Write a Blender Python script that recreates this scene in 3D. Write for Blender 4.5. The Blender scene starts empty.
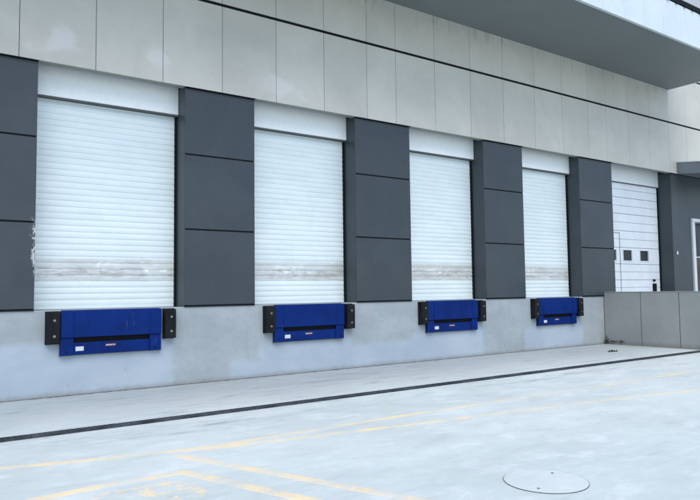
import bpy, bmesh, math, random
from mathutils import Vector, Matrix
random.seed(7)
S = bpy.context.scene
COL = S.collection

# ------------------------------------------------------------------ camera
cam_d = bpy.data.cameras.new('camera'); cam = bpy.data.objects.new('camera', cam_d); COL.objects.link(cam)
cam_d.sensor_width = 36; cam_d.lens = 33.43; cam_d.clip_end = 2000; cam_d.clip_start = .05
fw = Vector((0.57758633, 0.8139758, 0.06194695)); r2 = Vector((0.81591807, -0.57803985, -0.01215033)); u2 = Vector((-0.02591773, -0.0575615, 0.99800548))
M = Matrix.Identity(4)
for i in range(3):
    M[i][0] = r2[i]; M[i][1] = u2[i]; M[i][2] = -fw[i]
M.translation = (-1.87016, -11.23217, 1.63511)
cam.matrix_world = M
S.camera = cam

# ------------------------------------------------------------------ sky, sun, exposure
SUN_EL, SUN_AZ = 60, 205          # azimuth clockwise from +Y (the wall's inward normal)
w = bpy.data.worlds.new('World'); S.world = w; w.use_nodes = True
nt = w.node_tree; nt.nodes.clear()
sky = nt.nodes.new('ShaderNodeTexSky'); sky.sky_type = 'NISHITA'; sky.sun_disc = False
sky.sun_elevation = math.radians(SUN_EL); sky.sun_rotation = math.radians(SUN_AZ)
sky.air_density = 1.0; sky.dust_density = 1.6; sky.ozone_density = 1.0
bg = nt.nodes.new('ShaderNodeBackground'); bg.inputs['Strength'].default_value = .15
wo = nt.nodes.new('ShaderNodeOutputWorld')
nt.links.new(sky.outputs[0], bg.inputs['Color']); nt.links.new(bg.outputs[0], wo.inputs['Surface'])
sd = bpy.data.lights.new('sun', 'SUN'); sd.energy = 1.5; sd.angle = math.radians(60); sd.color = (1, .985, .955)
sun = bpy.data.objects.new('sun', sd); COL.objects.link(sun)
az, el = math.radians(SUN_AZ), math.radians(SUN_EL)
d = Vector((math.sin(az)*math.cos(el), math.cos(az)*math.cos(el), math.sin(el)))
sun.rotation_euler = d.to_track_quat('Z', 'Y').to_euler()
sun.location = (0, -20, 30)
S.view_settings.view_transform = 'Standard'; S.view_settings.look = 'None'
S.view_settings.exposure = .77; S.view_settings.gamma = 1; S.view_settings.use_curve_mapping = False
S.render.engine = 'CYCLES'
S.cycles.max_bounces = 8; S.cycles.diffuse_bounces = 5

# ------------------------------------------------------------------ helpers
class MB:
    def __init__(s): s.bm = bmesh.new()
    def box(s, x0, x1, y0, y1, z0, z1, bev=0, seg=1):
        r = bmesh.ops.create_cube(s.bm, size=1)['verts']
        for v in r:
            v.co = Vector((x0+(v.co.x+.5)*(x1-x0), y0+(v.co.y+.5)*(y1-y0), z0+(v.co.z+.5)*(z1-z0)))
        if bev:
            es = list({e for v in r for e in v.link_edges})
            bmesh.ops.bevel(s.bm, geom=es, offset=bev, segments=seg, affect='EDGES', profile=.5)
        return s
    def cyl(s, c, axis, rad, h, n=20, r2=None, bev=0):
        q = Vector(axis).normalized().to_track_quat('Z', 'Y').to_matrix().to_4x4(); q.translation = Vector(c)
        r = bmesh.ops.create_cone(s.bm, cap_ends=True, segments=n, radius1=rad, radius2=rad if r2 is None else r2, depth=h, matrix=q)['verts']
        if bev:
            es = [e for e in {e for v in r for e in v.link_edges} if len([f for f in e.link_faces if len(f.verts) > 4]) == 1]
            bmesh.ops.bevel(s.bm, geom=es, offset=bev, segments=2, affect='EDGES')
        return s
    def poly(s, pts):
        s.bm.faces.new([s.bm.verts.new(p) for p in pts]); return s
    def prism(s, outline, ext):          # outline (list of Vector), extruded by ext
        a = [s.bm.verts.new(p) for p in outline]; b = [s.bm.verts.new(Vector(p)+Vector(ext)) for p in outline]
        n = len(a); s.bm.faces.new(a); s.bm.faces.new(b[::-1])
        for i in range(n): s.bm.faces.new([a[i], b[i], b[(i+1) % n], a[(i+1) % n]])
        return s
    def build(s, name, mat, parent=None, loc=(0, 0, 0), smooth=False):
        me = bpy.data.meshes.new(name)
        bmesh.ops.recalc_face_normals(s.bm, faces=s.bm.faces)
        if smooth:
            for f in s.bm.faces: f.smooth = True
        s.bm.to_mesh(me); s.bm.free()
        me.materials.append(mat)
        o = bpy.data.objects.new(name, me); COL.objects.link(o); o.location = loc
        if parent: o.parent = parent
        return o

def tag(o, label=None, cat=None, group=None, kind=None):
    if label: o['label'] = label
    if cat: o['category'] = cat
    if group: o['group'] = group
    if kind: o['kind'] = kind
    return o
def empty(name, loc=(0, 0, 0)):
    o = bpy.data.objects.new(name, None); COL.objects.link(o); o.location = loc; o.empty_display_size = .3
    return o
def copy_tree(o, parent=None):
    c = o.copy(); COL.objects.link(c)
    if parent: c.parent = parent
    for ch in list(o.children): copy_tree(ch, c)
    return c

# ------------------------------------------------------------------ materials
class NG:
    def __init__(s, name):
        s.m = bpy.data.materials.new(name); s.m.use_nodes = True; s.t = s.m.node_tree
        s.b = s.t.nodes['Principled BSDF']
        tc = s.t.nodes.new('ShaderNodeNewGeometry'); s.pos = tc.outputs['Position']
    def lk(s, a, b): s.t.links.new(a, b)
    def put(s, v, sock):
        if isinstance(v, bpy.types.NodeSocket): s.lk(v, sock)
        elif isinstance(v, (tuple, list)): sock.default_value = (*v, 1) if len(v) == 3 and sock.type == 'RGBA' else v
        else: sock.default_value = v
    def math(s, op, a, b=None, c=None):
        n = s.t.nodes.new('ShaderNodeMath'); n.operation = op; s.put(a, n.inputs[0])
        if b is not None: s.put(b, n.inputs[1])
        if c is not None: s.put(c, n.inputs[2])
        return n.outputs[0]
    def scale(s, v):           # position scaled per axis
        n = s.t.nodes.new('ShaderNodeVectorMath'); n.operation = 'MULTIPLY'; s.lk(s.pos, n.inputs[0]); n.inputs[1].default_value = v
        return n.outputs[0]
    def noise(s, v=(1, 1, 1), det=6, rough=.6, dist=0):
        n = s.t.nodes.new('ShaderNodeTexNoise'); n.inputs['Scale'].default_value = 1; n.inputs['Detail'].default_value = det
        n.inputs['Roughness'].default_value = rough; n.inputs['Distortion'].default_value = dist
        s.lk(s.scale(v), n.inputs['Vector']); return n.outputs['Fac']
    def ramp(s, v, a, b, lo=0, hi=1):
        n = s.t.nodes.new('ShaderNodeMapRange'); n.interpolation_type = 'SMOOTHSTEP'; s.put(v, n.inputs['Value'])
        n.inputs['From Min'].default_value = a; n.inputs['From Max'].default_value = b
        n.inputs['To Min'].default_value = lo; n.inputs['To Max'].default_value = hi
        return n.outputs['Result']
    def mix(s, f, a, b, mode='MIX'):
        n = s.t.nodes.new('ShaderNodeMix'); n.data_type = 'RGBA'; n.blend_type = mode
        s.put(f, n.inputs[0]); s.put(a, n.inputs[6]); s.put(b, n.inputs[7]); return n.outputs[2]
    def xyz(s):
        n = s.t.nodes.new('ShaderNodeSeparateXYZ'); s.lk(s.pos, n.inputs[0]); return n.outputs
    def bump(s, h, st=.2, dist=.01):
        n = s.t.nodes.new('ShaderNodeBump'); n.inputs['Strength'].default_value = st; n.inputs['Distance'].default_value = dist
        s.lk(h, n.inputs['Height']); s.lk(n.outputs[0], s.b.inputs['Normal'])
    def out(s, col, rough=.6, spec=.5, metal=0):
        s.put(col, s.b.inputs['Base Color']); s.put(rough, s.b.inputs['Roughness'])
        s.b.inputs['Specular IOR Level'].default_value = spec; s.b.inputs['Metallic'].default_value = metal
        return s.m

def painted(name, c, rough=.45, var=.08, sc=1.2, spec=.4, metal=0):
    g = NG(name); n = g.noise((sc, sc, sc*.6), 5, .6); f = g.noise((14, 14, 9), 4, .6)
    c2 = tuple(x*(1-var*2) for x in c); c1 = tuple(min(1, x*(1+var)) for x in c)
    col = g.mix(g.ramp(n, .3, .7), c2, c1); col = g.mix(g.ramp(f, .35, .75, 0, .25), col, tuple(x*.8 for x in c))
    g.bump(g.noise((3, 3, 3), 2), .08, .02)
    return g.out(col, g.ramp(n, .3, .7, rough-.06, rough+.1), spec, metal)

def yard_colour(g):
    """colour and roughness of the worn yard concrete, shared by everything painted or set into it"""
    big = g.noise((.30, .42, 1), 4, .6, .4); mid = g.noise((1.5, 2.6, 1), 8, .68, .5); fine = g.noise((11, 15, 1), 6, .75)
    st = g.noise((.9, 6.5, 1), 6, .7, .8); grain = g.noise((70, 70, 1), 3, .8)
    x, y, z = g.xyz()
    col = g.mix(g.ramp(big, .32, .68), (.44, .495, .492), (.52, .58, .575))
    col = g.mix(g.ramp(mid, .49, .70, 0, .65), col, (.62, .672, .672))
    col = g.mix(g.ramp(mid, .49, .30, 0, .38), col, (.33, .372, .385))
    col = g.mix(g.ramp(st, .54, .72, 0, .42), col, (.325, .365, .38))
    col = g.mix(g.ramp(st, .44, .28, 0, .45), col, (.60, .65, .65))
    col = g.mix(g.ramp(fine, .48, .78, 0, .35), col, (.37, .405, .415))
    col = g.mix(g.ramp(grain, .50, .80, 0, .32), col, (.27, .29, .29))
    # darker tone from the drain towards the wall, edge broken by noise
    e = g.ramp(g.math('ADD', y, g.math('MULTIPLY', g.math('SUBTRACT', mid, .5), 3.0)), -3.4, -.6)
    col = g.mix(g.math('MULTIPLY', e, .50), col, (.235, .27, .285))
    # rubbed tyre smears in front of the bays and along the drain
    sm = g.ramp(g.noise((.75, 5.2, 1), 6, .72, 1.1), .535, .66)
    yb = g.math('MULTIPLY', g.ramp(y, -4.6, -3.4), g.ramp(y, .1, -.3))
    col = g.mix(g.math('MULTIPLY', g.math('MULTIPLY', sm, yb), .50), col, (.17, .19, .205))
    # hairline cracks
    v = g.t.nodes.new('ShaderNodeTexVoronoi'); v.feature = 'DISTANCE_TO_EDGE'; v.inputs['Scale'].default_value = 1
    wv = g.t.nodes.new('ShaderNodeVectorMath'); wv.operation = 'ADD'; g.lk(g.scale((.30, .42, 0)), wv.inputs[0])
    cn = g.t.nodes.new('ShaderNodeTexNoise'); cn.inputs['Scale'].default_value = 1.3; cn.inputs['Detail'].default_value = 6; g.lk(g.pos, cn.inputs['Vector'])
    ws = g.t.nodes.new('ShaderNodeVectorMath'); ws.operation = 'SCALE'; ws.inputs['Scale'].default_value = .25; g.lk(cn.outputs['Color'], ws.inputs[0])
    g.lk(ws.outputs[0], wv.inputs[1]); g.lk(wv.outputs[0], v.inputs['Vector'])
    cr = g.math('MULTIPLY', g.ramp(v.outputs['Distance'], .0028, .0008), g.ramp(big, .50, .62))
    col = g.mix(g.math('MULTIPLY', cr, .18), col, (.15, .165, .17))
    hgt = g.math('ADD', g.math('MULTIPLY', fine, .5), g.math('MULTIPLY', mid, 1.0))
    g.bump(hgt, .20, .012)
    return col, g.ramp(mid, .3, .7, .62, .48), mid, fine

def mat_ground():
    g = NG('yard_concrete'); col, ro, _, _ = yard_colour(g)
    return g.out(col, ro, .4)

def mat_line():
    g = NG('worn_yellow_paint'); col, ro, mid, fine = yard_colour(g)
    at = g.t.nodes.new('ShaderNodeAttribute'); at.attribute_name = 'body'
    body = at.outputs['Fac']
    rag = g.noise((16, 22, 1), 6, .75, .5); wear = g.noise((2.1, 2.9, 1), 5, .65)
    edge = g.ramp(g.math('ADD', body, g.math('MULTIPLY', g.math('SUBTRACT', rag, .5), .75)), .10, .34)
    k = g.math('ADD', g.math('MULTIPLY', rag, .55), g.math('MULTIPLY', wear, .75))
    keep = g.math('MULTIPLY', g.ramp(k, .78, .48, .15, .85), g.ramp(g.xyz()[0], 1.5, 9, 1, .82))
    paint = g.mix(g.ramp(wear, .35, .65), (.80, .60, .30), (.70, .56, .36))
    col = g.mix(g.math('MULTIPLY', edge, keep), col, paint)
    return g.out(col, ro, .4)

def mat_scuff():
    g = NG('scuffed_yellow_remnants'); col, ro, mid, fine = yard_colour(g)
    at = g.t.nodes.new('ShaderNodeAttribute'); at.attribute_name = 'body'
    a = g.noise((5.5, 10, 1), 7, .72, .9); b = g.noise((1.8, 2.4, 1), 3)
    m = g.ramp(g.math('ADD', a, g.math('MULTIPLY', g.math('SUBTRACT', b, .5), .35)), .49, .56)
    m = g.math('MULTIPLY', m, g.ramp(at.outputs['Fac'], .05, .6))
    col = g.mix(g.math('MULTIPLY', m, .70), col, (.78, .58, .30))
    return g.out(col, ro, .4)

def mat_cover():
    g = NG('cover_concrete'); col, ro, mid, fine = yard_colour(g)
    col = g.mix(.30, col, (.60, .63, .63))
    return g.out(col, ro, .4)

def mat_dock():
    g = NG('dock_concrete'); x, y, z = g.xyz()
    wob = g.math('MULTIPLY', g.math('SUBTRACT', g.noise((1.6, 1, 2.4), 4, .6), .5), .30)
    xx = g.math('ADD', x, wob); zz = g.math('ADD', z, g.math('MULTIPLY', wob, .5))
    m = None
    for x0, x1, zt in ((-9, 2.25, .86), (3.95, 6.12, .62), (3.3, 6.3, .34), (7.75, 10.10, .66), (6.1, 8.0, .50), (11.68, 14.15, .60)):
        a = g.math('MULTIPLY', g.ramp(xx, x0-.06, x0+.09), g.ramp(xx, x1+.09, x1-.06))
        a = g.math('MULTIPLY', a, g.ramp(zz, zt+.09, zt-.08))
        m = a if m is None else g.math('MAXIMUM', m, a)
    n = g.noise((.9, 1, 1.4), 6, .62); f = g.noise((8, 8, 8), 6, .7); dr = g.noise((5, 1, .5), 4, .6)
    base = g.mix(g.ramp(n, .3, .7), (.29, .325, .34), (.35, .39, .405))
    base = g.mix(g.ramp(f, .4, .8, 0, .35), base, (.25, .28, .29))
    base = g.mix(g.ramp(dr, .55, .75, 0, .25), base, (.235, .245, .24))
    pat = g.mix(g.ramp(n, .3, .7), (.325, .385, .445), (.39, .45, .505))
    col = g.mix(g.math('MULTIPLY', m, .92), base, pat)
    # grime along the foot of the wall and some smudges
    foot = g.ramp(g.math('ADD', z, g.math('MULTIPLY', f, -.10)), .06, -.06)
    col = g.mix(g.math('MULTIPLY', foot, .6), col, (.20, .20, .19))
    spot = g.math('MULTIPLY', g.ramp(g.noise((3.1, 1, 3.6), 4, .6, .8), .66, .78), g.ramp(z, .75, .15))
    col = g.mix(g.math('MULTIPLY', spot, .6), col, (.17, .17, .17))
    g.bump(f, .2, .006)
    return g.out(col, .75, .3)

def mat_curtain():
    g = NG('shutter_enamel'); x, y, z = g.xyz()
    n = g.noise((1.2, 1, 4), 5, .6)
    col = g.mix(g.ramp(n, .3, .7), (.66, .735, .735), (.72, .795, .79))
    wob = g.math('MULTIPLY', g.math('SUBTRACT', g.noise((2.2, 1, 5), 5, .7), .5), .10)
    zz = g.math('ADD', z, wob)
    band = g.math('MULTIPLY', g.ramp(zz, 1.84, 1.87), g.ramp(zz, 2.27, 2.21))
    grub = g.ramp(g.noise((3, 1, 14), 5, .65), .25, .6, .45, 1)
    band = g.math('MULTIPLY', g.math('MULTIPLY', band, grub), g.ramp(g.noise((.55, 1, .8), 2), .35, .6, .55, 1))
    col = g.mix(g.math('MULTIPLY', band, .85), col, (.46, .455, .42))
    core = g.math('MULTIPLY', g.ramp(zz, 1.88, 1.93), g.ramp(zz, 2.12, 2.05))
    col = g.mix(g.math('MULTIPLY', core, g.ramp(g.noise((5, 1, 22), 6, .7), .45, .62, 0, .75)), col, (.355, .345, .31))
    # rubbed bright scratches inside the scuffed band
    sc = g.ramp(g.noise((4.0, 1, 17), 8, .78, 1.6), .50, .56)
    inb = g.math('MULTIPLY', g.ramp(zz, 1.97, 2.02), g.ramp(zz, 2.22, 2.16))
    patchy = g.ramp(g.noise((1.6, 1, 1), 2), .44, .58)
    col = g.mix(g.math('MULTIPLY', g.math('MULTIPLY', sc, inb), g.math('MULTIPLY', patchy, .9)), col, (.84, .84, .80))
    dirt = g.ramp(g.noise((6, 1, 1.2), 5, .7), .58, .78, 0, .22)
    col = g.mix(dirt, col, (.50, .51, .51))
    g.bump(g.noise((3, 3, 1.5), 3), .10, .01)
    return g.out(col, .38, .5)

def mat_fascia():
    g = NG('facade_board'); x, y, z = g.xyz()
    n = g.noise((.5, .5, .5), 5, .6, .5); f = g.noise((7, 7, 5), 6, .7)
    col = g.mix(g.ramp(n, .3, .7), (.475, .462, .405), (.555, .54, .475))
    col = g.mix(g.ramp(f, .4, .8, 0, .22), col, (.40, .39, .35))
    # pale rubbed blotches in the lower row, dark drips from the top of the upper row
    bl = g.math('MULTIPLY', g.ramp(g.noise((1.3, 1, 1.5), 3, .45), .58, .70), g.ramp(z, 6.3, 5.8))
    col = g.mix(g.math('MULTIPLY', bl, g.ramp(x, 4, 9, .7, .2)), col, (.64, .61, .585))
    tz = g.math('ADD', z, g.math('MULTIPLY', g.noise((4, 1, 1), 3), .6))
    dr = g.math('MULTIPLY', g.ramp(g.noise((4.2, 1, .9), 5, .65), .50, .66), g.ramp(tz, 7.9, 8.4))
    col = g.mix(g.math('MULTIPLY', dr, g.ramp(x, 19.05, 19.1, .38, .1)), col, (.22, .225, .21))
    oi = g.t.nodes.new('ShaderNodeAttribute'); oi.attribute_name = 'tone'
    col = g.mix(1.0, col, oi.outputs['Color'], 'MULTIPLY')
    g.bump(f, .08, .004)
    return g.out(col, .5, .4)

def mat_pier():
    g = NG('charcoal_panel'); x, y, z = g.xyz()
    n = g.noise((.8, .8, .8), 5, .6, .4); f = g.noise((10, 10, 6), 6, .7)
    col = g.mix(g.ramp(n, .3, .7), (.031, .042, .050), (.041, .053, .061))
    col = g.mix(g.ramp(f, .45, .8, 0, .3), col, (.056, .070, .078))
    st = g.math('MULTIPLY', g.ramp(g.noise((7, 7, .8), 4, .6), .58, .76), .22)
    col = g.mix(st, col, (.068, .082, .09))
    # chipped, chalky edge of the first pier beside the first shutter
    e = g.math('MULTIPLY', g.ramp(x, -.11, -.01), g.ramp(x, .012, .004))
    zz = g.math('MULTIPLY', g.ramp(z, 1.85, 2.1), g.ramp(z, 2.9, 2.65))
    ch = g.ramp(g.math('ADD', g.noise((14, 14, 10), 5, .75), g.math('MULTIPLY', e, .12)), .61, .66)
    col = g.mix(g.math('MULTIPLY', g.math('MULTIPLY', e, zz), g.math('MULTIPLY', ch, .9)), col, (.50, .51, .51))
    g.bump(f, .06, .004)
    return g.out(col, .42, .45)

def mat_blue():
    g = NG('blue_enamel')
    n = g.noise((2, 2, 2), 5, .6); sc = g.noise((22, 10, 2.2), 6, .7, .6)
    col = g.mix(g.ramp(n, .3, .7), (.0006, .013, .105), (.0010, .021, .15))
    col = g.mix(g.ramp(sc, .58, .68, 0, .5), col, (.018, .05, .20))
    chip = g.ramp(g.noise((13, 13, 9), 7, .8, .5), .70, .73, 0, .8)
    col = g.mix(chip, col, (.22, .25, .31))
    vs = g.ramp(g.noise((30, 10, 1.6), 5, .7, .3), .68, .72, 0, .55)
    col = g.mix(vs, col, (.10, .15, .30))
    s2 = g.ramp(g.noise((5, 5, 30), 5, .7), .68, .72, 0, .5)
    col = g.mix(s2, col, (.03, .035, .05))
    g.bump(g.noise((6, 6, 6), 3), .12, .01)
    return g.out(col, g.ramp(n, .3, .7, .45, .62), .12)

def mat_retaining():
    g = NG('grey_render'); x, y, z = g.xyz()
    n = g.noise((.8, .8, .8), 5, .6); f = g.noise((9, 9, 7), 6, .7); st = g.noise((4, 4, .5), 4, .6)
    col = g.mix(g.ramp(n, .3, .7), (.26, .275, .27), (.31, .325, .315))
    col = g.mix(g.ramp(f, .4, .8, 0, .3), col, (.27, .275, .26))
    col = g.mix(g.ramp(st, .55, .75, 0, .3), col, (.25, .26, .25))
    foot = g.ramp(g.math('ADD', z, g.math('MULTIPLY', f, -.12)), .10, -.05)
    col = g.mix(g.math('MULTIPLY', foot, .6), col, (.17, .17, .15))
    g.bump(f, .15, .006)
    return g.out(col, .75, .3)

def mat_grate():
    g = NG('trench_grate_steel')
    n = g.noise((3, 3, 1), 5, .7)
    col = g.mix(g.ramp(n, .35, .7), (.014, .020, .028), (.085, .10, .115))
    return g.out(col, .5, .5, .3)

MT = dict(ground=mat_ground(), dock=mat_dock(), curtain=mat_curtain(), fascia=mat_fascia(), pier=mat_pier(), blue=mat_blue(),
          line=mat_line(), scuff=mat_scuff(), cover=mat_cover(), retain=mat_retaining(), grate=mat_grate(),
          header=painted('header_panel_white', (.77, .80, .78), .4, .02, .4),
          white=painted('door_white', (.70, .745, .77), .4, .04),
          canopyw=painted('canopy_face_white', (.56, .62, .63), .35, .03),
          soffit=painted('soffit_grey', (.165, .188, .185), .5, .06, .35),
          dark=painted('dark_recess', (.008, .010, .012), .7, .1, 1.2, .12),
          joint=painted('joint_sealant', (.10, .105, .105), .7, .1),
          rubber=painted('bumper_rubber', (.011, .013, .015), .7, .25, 6, .15),
          steel=painted('galvanised_bolt', (.26, .27, .28), .3, .1, 8, .5, .7),
          glass=painted('dark_glass', (.016, .026, .028), .22, .1, 3, .25),
          sticker=painted('sticker_white', (.55, .58, .60), .4, .05, 9),
          red=painted('warning_label_red', (.20, .06, .05), .5, .25, 40),
          ring=painted('manhole_ring_iron', (.075, .078, .08), .6, .3, 7),
          mini=painted('door_canopy_grey', (.20, .225, .25), .45, .06),
          upper=painted('upper_cladding_grey', (.42, .43, .43), .45, .05),
          brown=painted('brown_door_leaf', (.10, .055, .035), .5, .15, 3),
          debris=painted('rotting_debris', (.018, .018, .012), .9, .3, 20),
          frame=painted('frame_white', (.66, .70, .72), .4, .05),
          seam2=painted('wicket_gasket', (.13, .14, .15), .7, .1),
          silt=painted('silt', (.17, .155, .13), .9, .3, 9, .2),
          seam=painted('door_seam_grey', (.33, .36, .38), .7, .1),
          recess=painted('recess_ceiling_grey', (.26, .28, .25), .6, .05),
          back=painted('backing_dark_grey', (.06, .065, .068), .7, .1))

# ------------------------------------------------------------------ dimensions (metres)
RE = [0, 3.855, 7.812, 11.719, 15.773]        # right edges of the piers
LE = [2.453, 6.270, 10.241, 14.168, 19.116]   # left edges of the next piers
H = 1.375; ZT = 5.376; ZG = 7.064; ZS = 8.157
X_L, X_R = -4.2, 27.0

# ------------------------------------------------------------------ ground
def ground():
    bm = bmesh.new()
    N = 60
    xs = [-300, -80, -20] + [-8+i*1.0 for i in range(46)] + [60, 120, 400]
    ys = [-400, -120, -40] + [-16+i*1.0 for i in range(16)] + [0.05, 60, 200]
    vs = [[bm.verts.new((x, y, 0)) for y in ys] for x in xs]
    for i in range(len(xs)-1):
        for j in range(len(ys)-1):
            bm.faces.new([vs[i][j], vs[i+1][j], vs[i+1][j+1], vs[i][j+1]])
    me = bpy.data.meshes.new('ground'); bm.to_mesh(me); bm.free(); me.materials.append(MT['ground'])
    o = bpy.data.objects.new('ground', me); COL.objects.link(o)
    tag(o, 'pale concrete loading yard', kind='structure')
ground()

# ------------------------------------------------------------------ the building
B = empty('warehouse_building', (10, 0, 0)); B.location = (0, 0, 0)
tag(B, 'pale warehouse with charcoal piers, five shutter doors and overhanging canopy', 'warehouse')

dock = MB()
dock.box(X_L, 15.180, .02, .60, 0, H, .012, 2)
dock.build('dock_wall', MT['dock'], B)
fl = MB(); fl.box(X_L, X_R, .602, 6, 0, H-.004); fl.build('dock_floor', MT['dock'], B)
fl = MB(); fl.box(15.390, X_R, -6.0, .600, 0, H-.006); fl.build('raised_landing', MT['dock'], B)

# piers, each with three cladding panels
def pier(x0, x1, panels=3, seams=()):
    p = MB(); p.box(x0+.002, x1-.002, .014, 1.0, H+.001, ZT+.02)
    core = p.build('pier', MT['dark'], B)
    cuts = [H+.03, 2.775, 4.145, ZT-.012]
    if panels == 1: cuts = [H+.03, ZT-.012]
    xs = [x0] + list(seams) + [x1]
    for i in range(len(cuts)-1):
        z0 = cuts[i] + (.014 if i else 0); z1 = cuts[i+1] - (.014 if i < len(cuts)-2 else 0)
        for j in range(len(xs)-1):
            q = MB(); q.box(xs[j]+(.010 if j else 0), xs[j+1]-(.010 if j < len(xs)-2 else 0), 0, .0125, z0, z1, .003); q.build('cladding_panel', MT['pier'], core)
    # side return: a plain charcoal sheet down the left cheek
    for xa in (x0, x1-.010):
        s_ = MB(); s_.box(xa-.001, xa+.011, .0135, 1.0, H+.002, ZT+.018); s_.build('side_return', MT['pier'], core)
    fl_ = MB(); fl_.box(x0+.004, x1-.004, -.004, .0132, H+.002, H+.022); fl_.build('base_strip', MT['dark'], core)  # thin dark strip along the foot of the pier
pier(X_L, 0, 3, (-2.8, -1.4))
for a, b in zip(LE[:4], RE[1:]): pier(a, b)
# dark wall with a doorway right of the last pier
DW0, DW1, DWZ = 20.50, 22.30, 3.82
p = MB(); p.box(19.116, DW0-.2, 0, 1.0, H+.002, ZT+.02).box(DW1+.2, X_R, 0, 1.0, H+.002, ZT+.02).box(DW0-.2, DW1+.2, 0, 1.0, DWZ+.12, ZT+.02)
p.build('entrance_wall', MT['pier'], B)
f_ = MB(); f_.box(DW0-.16, DW0, -.05, .30, H, DWZ, .015, 2); f_.box(DW1, DW1+.16, -.05, .30, H, DWZ, .015, 2)
f_.box(DW0-.16, DW1+.16, -.05, .30, DWZ+.002, DWZ+.118, .015, 2)
dr = MB(); dr.box(DW0+.002, DW1-.002, .22, .27, H+.01, 2.62, .004)
door = dr.build('entrance_door', MT['brown'], B)
f_.build('door_frame', MT['frame'], door)
g_ = MB(); g_.box(DW0+.002, DW1-.002, .23, .26, 2.66, DWZ-.002); g_.build('transom_glass', MT['glass'], door)
g_ = MB(); g_.box(DW0+.002, DW1-.002, .20, .28, 2.622, 2.658); g_.build('transom_bar', MT['frame'], door)
h_ = MB(); h_.cyl((21.3, .17, 2.1), (0, 0, 1), .018, .4, 12); h_.build('door_handle', MT['steel'], door)
sw = MB(); sw.box(19.30, 19.37, -.03, -.001, 2.68, 2.79, .01, 2); sw.build('wall_sensor', MT['frame'], B)

# recess ceiling and back closing wall
for a, b in zip(RE, LE):
    rc = MB(); rc.box(a+.003, b-.003, -.03, .13, ZT+.003, ZT+.03); rc.build('recess_ceiling', MT['recess'], B)
bk = MB(); bk.box(X_L, X_R, 1.002, 1.2, H, ZT+.3); bk.build('inner_wall', MT['back'], B)

# facade board: two rows of boards on a dark backing
JX = [-3.7, -2.56, -1.42, -.29, .872, 2.02, 3.158, 4.313, 5.449, 6.569, 7.39, 8.585, 9.781, 10.973, 12.219, 13.408, 14.611, 15.488, 16.691, 17.859, 19.01, 20.146, 21.3, 22.45, 23.6, 24.75, 25.9, X_R]
JX = [X_L] + JX
b_ = MB(); b_.box(X_L, X_R, -.030, .13, ZT+.032, 11.6); b_.build('facade_backing', MT['back'], B)
fb = MB(); tones = []
rows = [(ZT, ZG-.030), (ZG+.030, 8.705), (8.765, 10.2)]
for r_, (z0, z1) in enumerate(rows):
    for i in range(len(JX)-1):
        a, b = JX[i], JX[i+1]
        k0 = len(fb.bm.faces); fb.box(a+.0045, b-.0045, -.060, -.031, z0, z1, .003)
        random.seed(i*7+r_*131); t = random.uniform(.955, 1.03)
        tones += [t]*(len(fb.bm.faces)-k0)
fas = fb.build('facade_board', MT['fascia'], B)
at = fas.data.attributes.new('tone', 'FLOAT_COLOR', 'FACE')
for i, t in enumerate(tones): at.data[i].color = (t, t, t, 1)
gv = MB(); gv.box(X_L, X_R, -.045, -.0305, ZG-.028, ZG+.028); gv.box(X_L, X_R, -.045, -.0305, 8.707, 8.763)
gv.build('dark_groove', MT['dark'], B)  # dark bars set in the grooves between board rows
prev = X_L
for a, b in zip(RE + [X_R], LE + [None]):
    dp = MB(); dp.box(prev, a, -.055, .034, ZT-.012, ZT-.002); prev = b if b else prev
    dp.build('overhang_shadow', MT['dark'], B)  # black strip standing in for the shade under the board overhang above each pier

# canopy
CY, CX1 = -2.57, 19.05
c_ = MB(); c_.box(X_L, CX1, CY+.03, -.062, ZS, ZS+.05)
can = c_.build('canopy', MT['soffit'], B)
cf = MB()
x = 11.62-.89*18
while x < CX1:
    a = max(x, X_L); b = min(x+.89, CX1)
    if b-a > .05: cf.box(a+.004, b-.004, CY-.012, CY+.026, ZS-.02, 9.115, .004)
    x += .89
cf.box(CX1+.001, CX1+.04, CY+.03, -.062, ZS-.02, 9.115, .004)
cf.build('canopy_face', MT['canopyw'], can)
cb = MB(); cb.box(X_L, CX1, CY+.028, CY+.06, ZS+.052, 9.10); cb.build('canopy_face_backing', MT['back'], can)
ct = MB(); ct.box(X_L, CX1, CY+.062, -.062, ZS+.052, 9.05); ct.build('canopy_core', MT['back'], can)
ce = MB(); ce.box(X_L, CX1, CY-.022, CY+.05, ZS-.030, ZS-.021); ce.build('edge_trim', MT['canopyw'], can)
cg = MB(); cg.box(X_L, CX1, CY-.03, CY+.15, 9.13, 9.27)
x = X_L+.2
while x < CX1:
    cg.box(x, x+.10, CY-.055, CY-.028, 9.095, 9.15, .008); x += .42
cg.build('eaves_gutter', MT['dark'], can)
cu = MB(); x = 11.2-.89*18
while x < CX1:
    a = max(x, X_L); b = min(x+1.78, CX1)
    if b-a > .05: cu.box(a+.004, b-.004, CY+.02, CY+.20, 9.275, 11.4, .004)
    x += 1.78
cu.build('parapet', MT['upper'], can)

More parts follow.
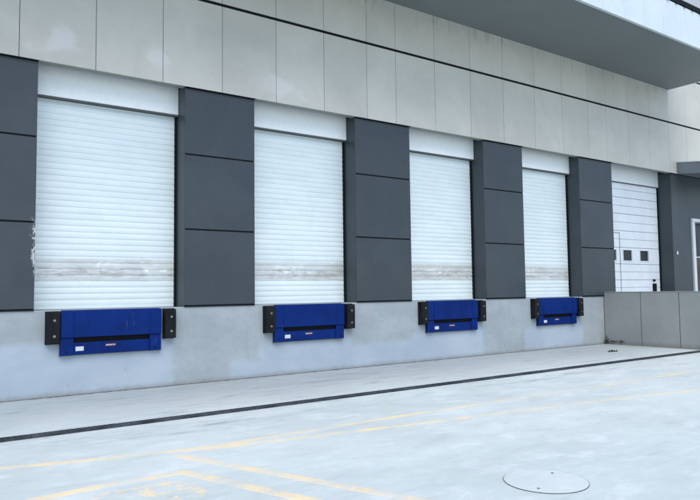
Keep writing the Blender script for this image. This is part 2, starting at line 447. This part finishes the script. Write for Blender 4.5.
# roller doors: curtain > header, guide rails, bottom bar
def roller(x0, x1):
    bm = bmesh.new(); n = 34; pitch = (4.99-H-.05)/n; Y = .46
    prof = []
    for k in range(n):
        z = H+.05+k*pitch
        prof += [(Y, z), (Y-.0085, z+.012), (Y-.0125, z+pitch*.35), (Y-.012, z+pitch*.60), (Y-.007, z+pitch-.012), (Y, z+pitch-.005)]
    a = [bm.verts.new((x0-.05, y, z)) for y, z in prof]; b = [bm.verts.new((x1-.035, y, z)) for y, z in prof]
    for i in range(len(prof)-1): bm.faces.new([a[i], b[i], b[i+1], a[i+1]])
    m = MB(); m.bm.free(); m.bm = bm
    cur = m.build('roller_door', MT['curtain'], B)
    cur.data.materials[0] = MT['curtain']
    sol = cur.modifiers.new('thick', 'SOLIDIFY'); sol.thickness = -.012 ; sol.offset = 0
    h = MB(); h.box(x0+.004, x1-.004, .32, .70, 4.93, 5.80, .006, 2); h.build('header_box', MT['header'], cur)
    u = MB(); u.box(x0+.006, x1-.012, .325, .69, 4.905, 4.928); u.build('header_seal', MT['joint'], cur)
    g = MB(); g.box(x1-.036, x1-.0015, .40, .50, H+.002, 4.90); g.build('guide_rail', MT['dark'], cur)
    g = MB(); g.box(x0+.0015, x0+.03, .40, .50, H+.002, 4.90); g.build('guide_rail', MT['header'], cur)
    bb = MB(); bb.box(x0+.032, x1-.038, .43, .49, H+.004, H+.052, .006, 2); bb.build('bottom_bar', MT['curtain'], cur)
for a, b in list(zip(RE, LE))[:4]: roller(a, b)

# white sectional door
def sectional(x0, x1):
    Y = .47; zs = [H+.004, 1.86, 2.36, 2.88, 3.41, 3.95, 4.47, 4.99]
    m = MB()
    wins = [(16.45, 16.98), (17.15, 17.68), (17.85, 18.38)]
    wins = [(16.22, 16.60), (16.98, 17.46), (17.93, 18.42)]
    wz0, wz1 = 2.47, 2.80
    for i in range(len(zs)-1):
        z0, z1 = zs[i]+.006, zs[i+1]-.006
        if i == 2:
            xs = [x0] + [v for w_ in wins for v in w_] + [x1-.05]
            m.box(x0, x1-.05, Y, Y+.04, z0, wz0-.001, .004); m.box(x0, x1-.05, Y, Y+.04, wz1+.001, z1, .004)
            for j in range(0, len(xs), 2): m.box(xs[j]+.001, xs[j+1]-.001, Y, Y+.04, wz0-.001, wz1+.001)
        else:
            h = (z1-z0)/2
            m.box(x0, x1-.05, Y, Y+.04, z0, z0+h-.004, .005); m.box(x0, x1-.05, Y, Y+.04, z0+h+.004, z1, .005)
    dr = m.build('sectional_door', MT['white'], B)
    bk = MB(); bk.box(x0, x1-.05, Y+.045, Y+.06, H, 5.0); bk.build('door_backing', MT['seam'], dr)
    for a, b in wins:
        wf = MB(); t = .035
        wf.box(a-t, b+t, Y-.012, Y-.001, wz0-t, wz0, .003).box(a-t, b+t, Y-.012, Y-.001, wz1, wz1+t, .003)
        wf.box(a-t, a, Y-.012, Y-.001, wz0+.001, wz1-.001).box(b, b+t, Y-.012, Y-.001, wz0+.001, wz1-.001)
        wo_ = wf.build('window', MT['white'], dr)
        gl = MB(); gl.box(a, b, Y+.022, Y+.03, wz0, wz1); gl.build('pane', MT['glass'], wo_)
    wk = MB(); xw = 16.80; zt = 3.33; t = .013
    wk.box(x0, xw+t, Y-.012, Y-.001, zt, zt+t).box(xw, xw+t, Y-.012, Y-.001, H+.01, zt-.001)
    wk.build('wicket_door', MT['seam2'], dr)
    lk = MB(); lk.box(18.60, 18.78, Y-.05, Y-.001, 1.42, 1.74, .01).box(18.62, 18.76, Y-.03, Y-.001, 1.81, 1.88, .01)
    lk.build('lock_case', MT['dark'], dr)
    h = MB(); h.box(x0+.004, x1-.004, .42, .70, 4.95, 5.80, .006, 2); h.build('header_box', MT['header'], dr)
    u = MB(); u.box(x0+.006, x1-.012, .425, .69, 4.925, 4.948); u.build('header_seal', MT['joint'], dr)
    g = MB(); g.box(x1-.05, x1-.002, .44, .66, H+.002, 4.92); g.build('guide_rail', MT['dark'], dr)
    return dr
sectional(RE[4], LE[4])

# small sloping canopy above the entrance
mc = empty('door_canopy', (19.44, 0, 5.55)); mc.location = (0, 0, 0)
bpy.data.objects.remove(mc)
m = MB(); X0 = 19.44
m.prism([Vector((X0, -.062, 5.745)), Vector((X0, -1.6, 5.55)), Vector((X0, -1.6, 5.20)), Vector((X0, -.062, 5.378))], (4.2, 0, 0))
ec = m.build('entrance_canopy', MT['mini'], B)
m = MB(); m.prism([Vector((X0-.02, -.061, 5.775)), Vector((X0-.02, -1.63, 5.576)), Vector((X0-.02, -1.63, 5.552)), Vector((X0-.02, -.061, 5.749))], (4.24, 0, 0))
m.build('canopy_capping', MT['canopyw'], ec)

# ------------------------------------------------------------------ dock levellers
def leveller():
    t = empty('dock_leveller', (0, 0, .645))
    W = 1.635; Z = lambda z: z-.645
    p = MB(); p.box(.20, W-.20, .0, .016, Z(.70), Z(1.36)); fr = p.build('pit_plate', MT['dark'], t)
    p = MB(); p.box(0, W, -.085, -.012, Z(.932), Z(1.362), .006, 2); lip = p.build('lip_plate', MT['blue'], t)
    for a in (.20, W-.20):
        h = MB(); h.box(a-.008, a+.008, -.094, -.0855, Z(.96), Z(1.33), .002); h.build('stiffener', MT['blue'], lip)
    p = MB()
    p.cyl((W/2, -.004, Z(1.362)), (1, 0, 0), .010, W-.04, 10)
    p.build('hinge', MT['blue'], lip)
    for a, b in ((0, .20), (W-.20, W)):
        p = MB(); p.box(a, b, -.060, .018, Z(.645), Z(.928), .006, 2); pp = p.build('side_post', MT['blue'], t)
        q = MB(); q.cyl(((a+b)/2, -.062, Z(.70)), (0, 1, 0), .014, .012, 10); q.build('bolt', MT['dark'], pp)
    p = MB(); p.box(.202, W-.202, -.045, .018, Z(.652), Z(.845), .006, 2); cb_ = p.build('cross_beam', MT['blue'], t)
    q = MB(); q.box(.235, .36, -.0485, -.0455, Z(.712), Z(.782)); q.build('sticker', MT['sticker'], cb_)
    # small red warning label with pale rules of print
    q = MB(); q.box(.70, .87, -.0485, -.0455, Z(.765), Z(.805)); rl = q.build('warning_label', MT['red'], cb_)
    q = MB()
    random.seed(3); x = .712
    while x < .85:
        ww = random.uniform(.006, .016); q.box(x, x+ww, -.0500, -.0487, Z(.776), Z(.794)); x += ww+.007
    tag(q.bm and q.build('warning_print', MT['sticker'], cb_))
    q = MB(); q.box(-.012, W+.012, -.004, .018, Z(.632), Z(.643)); q.build('edge_angle', MT['steel'], t)
    return t
LV = [.380, 4.245, 8.205, 12.120]
lvl_labels = ['blue dock leveller beneath the leftmost and nearest roller shutter',
              'blue dock leveller beneath the second roller shutter from the left',
              'blue dock leveller beneath the third roller shutter from the left',
              'blue dock leveller beneath the fourth roller shutter, nearest the retaining wall']
lv0 = leveller()
for i, x in enumerate(LV):
    o = lv0 if i == 0 else copy_tree(lv0)
    o.location = (x, 0, .645)
    tag(o, lvl_labels[i], 'dock leveller', 'blue dock levellers set into the dock wall')

def bumper():
    t = empty('dock_bumper', (0, 0, .84))
    m = MB(); m.box(-.095, .095, -.125, .018, 0, .50, .012, 3); m.build('rubber_block', MT['rubber'], t)
    m = MB(); m.box(-.105, .105, -.012, .019, -.012, .512, .003); m.build('mounting_plate', MT['dark'], t)
    for z in (.12, .37):
        b = MB(); b.cyl((0.01, -.131, z), (0, 1, 0), .013, .016, 6); b.cyl((0.01, -.126, z), (0, 1, 0), .021, .004, 16); b.build('bolt', MT['steel'], t)
    return t
bp0 = bumper(); ords = ['leftmost', 'second', 'third', 'fourth']; k = 0
for i, x in enumerate(LV):
    for s_, xx in (('left', x-.110), ('right', x+1.635+.150)):
        o = bp0 if k == 0 else copy_tree(bp0); k += 1
        o.location = (xx, 0, .845)
        nm = 'the leftmost blue leveller' if i == 0 else f'the {ords[i]} blue leveller from the left'
        tag(o, f'black rubber bumper bolted on the {s_} side of {nm}', 'dock bumper', 'rubber bumpers beside the dock levellers')

# ------------------------------------------------------------------ retaining wall
rw = empty('retaining_wall', (15.185, 0, 0)); rw.location = (15.185, 0, 0)
tag(rw, 'grey jointed retaining wall projecting from the dock at the right', 'retaining wall')
ys = [.019, -1.107, -2.187, -3.27, -4.35, -5.43, -6.2]
m = MB()
for a, b in zip(ys[:-1], ys[1:]): m.box(0, .20, b+.010, a-(.010 if a < 0 else 0), 0, 1.485, .004)
m.build('wall_panel', MT['retain'], rw)
m = MB(); m.box(.015, .185, -6.19, .018, 0, 1.47); m.build('joint_filler', MT['joint'], rw)
m = MB(); m.box(-.008, .205, -6.2, .019, 1.487, 1.505, .004); m.build('coping', MT['retain'], rw)
m = MB()
m.box(15.39, 26, -6.2, -6.002, 0, 1.505, .01)
o = m.build('landing_end_wall', MT['retain'], B)

# ------------------------------------------------------------------ trench drain
td = empty('trench_drain', (0, -2.9, 0))
tag(td, 'long dark slotted trench drain running along the foot of the dock', 'drain')
m = MB(); m.box(-7, 15.17, -.105, .105, .003, .006); m.build('channel', MT['dark'], td)
gr = MB(); random.seed(4)
x = -4.0
while x < 15.1:
    j = random.uniform(-.004, .004)
    for yy in (-.085, -.028, .028, .085): gr.box(x+.008, x+.49, yy-.012+j, yy+.012+j, .0065, .014)
    xx = x+.008
    while xx < x+.49: gr.box(xx, xx+.010, -.09+j, .09+j, .0066, .0135); xx += .06
    x += .5
gr.build('grate', MT['grate'], td)
m = MB(); m.box(-7, 15.17, -.112, -.100, .003, .009).box(-7, 15.17, .100, .112, .003, .009); m.build('edge_angle', MT['grate'], td)

# ------------------------------------------------------------------ painted lines
def sheet(name, rows, mat, label, loc, group=None, kind=None):
    """rows: list of rows of (x, y, body)"""
    bm = bmesh.new(); NR = len(rows)
    vs = [[bm.verts.new((x, y, -.0012-loc[2] if i in (0, NR-1) or j in (0, len(r)-1) else 0)) for j, (x, y, b) in enumerate(r)] for i, r in enumerate(rows)]; body = [b for r in rows for _, _, b in r]
    for i in range(len(vs)-1):
        for j in range(len(vs[0])-1): bm.faces.new([vs[i][j], vs[i+1][j], vs[i+1][j+1], vs[i][j+1]])
    for f in bm.faces:
        f.normal_update()
        if f.normal.z < 0: f.normal_flip()
    me = bpy.data.meshes.new(name); bm.to_mesh(me); bm.free(); me.materials.append(mat)
    a = me.attributes.new('body', 'FLOAT', 'POINT')
    for i, b in enumerate(body): a.data[i].value = b
    o = bpy.data.objects.new(name, me); COL.objects.link(o); o.location = loc
    return tag(o, label, 'painted line' if kind is None else 'paint marks', group, kind)

def strip(pts, wd, label):
    P = [Vector((p[0], p[1], 0)) for p in pts]; fine = []
    for i in range(len(P)-1):
        k = max(1, int((P[i+1]-P[i]).length/.3))
        for j in range(k): fine.append(P[i].lerp(P[i+1], j/k))
    fine.append(P[-1]); rows = []
    for i, p in enumerate(fine):
        a = fine[max(0, i-1)]; b = fine[min(len(fine)-1, i+1)]; t = (b-a).normalized(); nn = Vector((-t.y, t.x, 0))
        c0 = (fine[i]-a).normalized() if i else t; m = 1/max(.5, abs(t.dot(c0)))
        end = 0 if i in (0, len(fine)-1) else 1
        rows.append([(p.x+nn.x*u*wd*.72*m, p.y+nn.y*u*wd*.72*m, v*end) for u, v in ((-1, 0), (-.5, .9), (0, 1), (.5, .9), (1, 0))])
    sheet('painted_line', rows, MT['line'], label, (0, 0, Z_LINE[0]), 'worn yellow lines on the yard'); Z_LINE[0] += .0003
Z_LINE = [.0009]
strip([(-3.2, -4.0), (-.97, -4.21), (-.12, -4.45), (.84, -4.64), (3.6, -4.62), (7.85, -4.70), (14.9, -4.74)], .115, 'faded yellow line running parallel to and nearest the trench drain')
strip([(.7, -4.68), (3.2, -5.08), (6.56, -5.55), (8.67, -5.92), (13, -6.70)], .115, 'faded yellow line branching off and diverging from the drain towards the right')
strip([(.46, -4.58), (.603, -4.95), (1.113, -6.23), (1.48, -7.166), (2.3, -9.2)], .11, 'thin faded yellow line running to the bottom edge left of the manhole')
strip([(-3.0, -5.50), (-.876, -5.45), (-.36, -5.39), (.364, -5.41), (.443, -5.62), (.645, -6.198), (.866, -6.794), (1.7, -9.1)], .115, 'yellow bay corner at the bottom left, bending sharply towards the viewer')
rows = []
for i in range(9):
    y = -5.53-i*.09
    rows.append([(-.75+(1.0+i*.035)*j/8, y, min(1, min(i, 8-i)/2)*min(1, min(j, 8-j)/2)) for j in range(9)])
sheet('paint_scuffs', rows, MT['scuff'], 'scuffed yellow paint remnants inside the bay corner at bottom left', (0, 0, .0007), None, 'stuff')

# ------------------------------------------------------------------ manhole
mh = empty('manhole_cover', (2.72, -7.59, 0))
tag(mh, 'round concrete manhole cover with thin dark rim at the bottom right', 'manhole cover')
m = MB(); m.cyl((0, 0, .003), (0, 0, 1), .351, .005, 96); m.build('rim', MT['ring'], mh)
m = MB(); m.cyl((0, 0, .0032), (0, 0, 1), .3468, .0058, 96); cv = m.build('cover', MT['cover'], mh)
for a in (205, 25):
    m = MB(); m.cyl((.25*math.cos(math.radians(a)), .25*math.sin(math.radians(a)), .0070), (0, 0, 1), .013, .002, 14); m.build('lifting_hole', MT['ring'], mh)

# ------------------------------------------------------------------ silt gathered along the wall foot
random.seed(21); bm = bmesh.new(); prevv = None; x = -4.2
while x < 15.15:
    wd = random.uniform(.008, .045)*(1.6 if random.random() < .12 else 1); h = random.uniform(.002, .014)
    v = [bm.verts.new((x, .0195, h)), bm.verts.new((x, .0195-wd*.5, h*.6)), bm.verts.new((x, .0195-wd, .0006))]
    if prevv:
        for k in range(2): bm.faces.new([prevv[k], prevv[k+1], v[k+1], v[k]])
    prevv = v; x += random.uniform(.03, .12)
m = MB(); m.bm.free(); m.bm = bm
tag(m.build('silt_line', MT['silt']), 'thin line of brownish silt along the foot of the dock wall', 'silt', None, 'stuff')

# ------------------------------------------------------------------ debris at the wall foot
def clump(name, loc, n, spread, size, label, h=.10):
    random.seed(n*3+int(loc[0]*100)); m = MB()
    for k in range(n):
        c = Vector((random.gauss(0, spread[0]), random.gauss(0, spread[1]), abs(random.gauss(0, spread[2]))))
        q = Vector((random.uniform(-1, 1), random.uniform(-1, 1), random.uniform(-.2, 1))).normalized()
        s2 = q.orthogonal().normalized(); a = size*random.uniform(.4, 1)
        m.prism([c-q*a-s2*a*.15, c+s2*a*.3, c+q*a, c-s2*a*.3], q.cross(s2)*.003)
    o = m.build(name, MT['debris'], None, loc)
    tag(o, label, 'debris', 'dark scraps at the corner of dock and retaining wall')
clump('leaf_litter', (15.10, -.09, .02), 46, (.02, .035, .09), .045, 'dark tuft of litter in the corner where dock wall meets retaining wall')
clump('leaf_litter', (15.12, -.33, .07), 34, (.015, .08, .018), .04, 'dark scrap stuck low on the retaining wall, between two others')
clump('leaf_litter', (15.12, -.53, .07), 20, (.015, .035, .03), .04, 'small dark scrap on the retaining wall, farthest from the corner')
clump('dead_twig', (13.22, -1.49, .006), 24, (.09, .03, .006), .07, 'dark dead twig lying on the concrete before the corner')
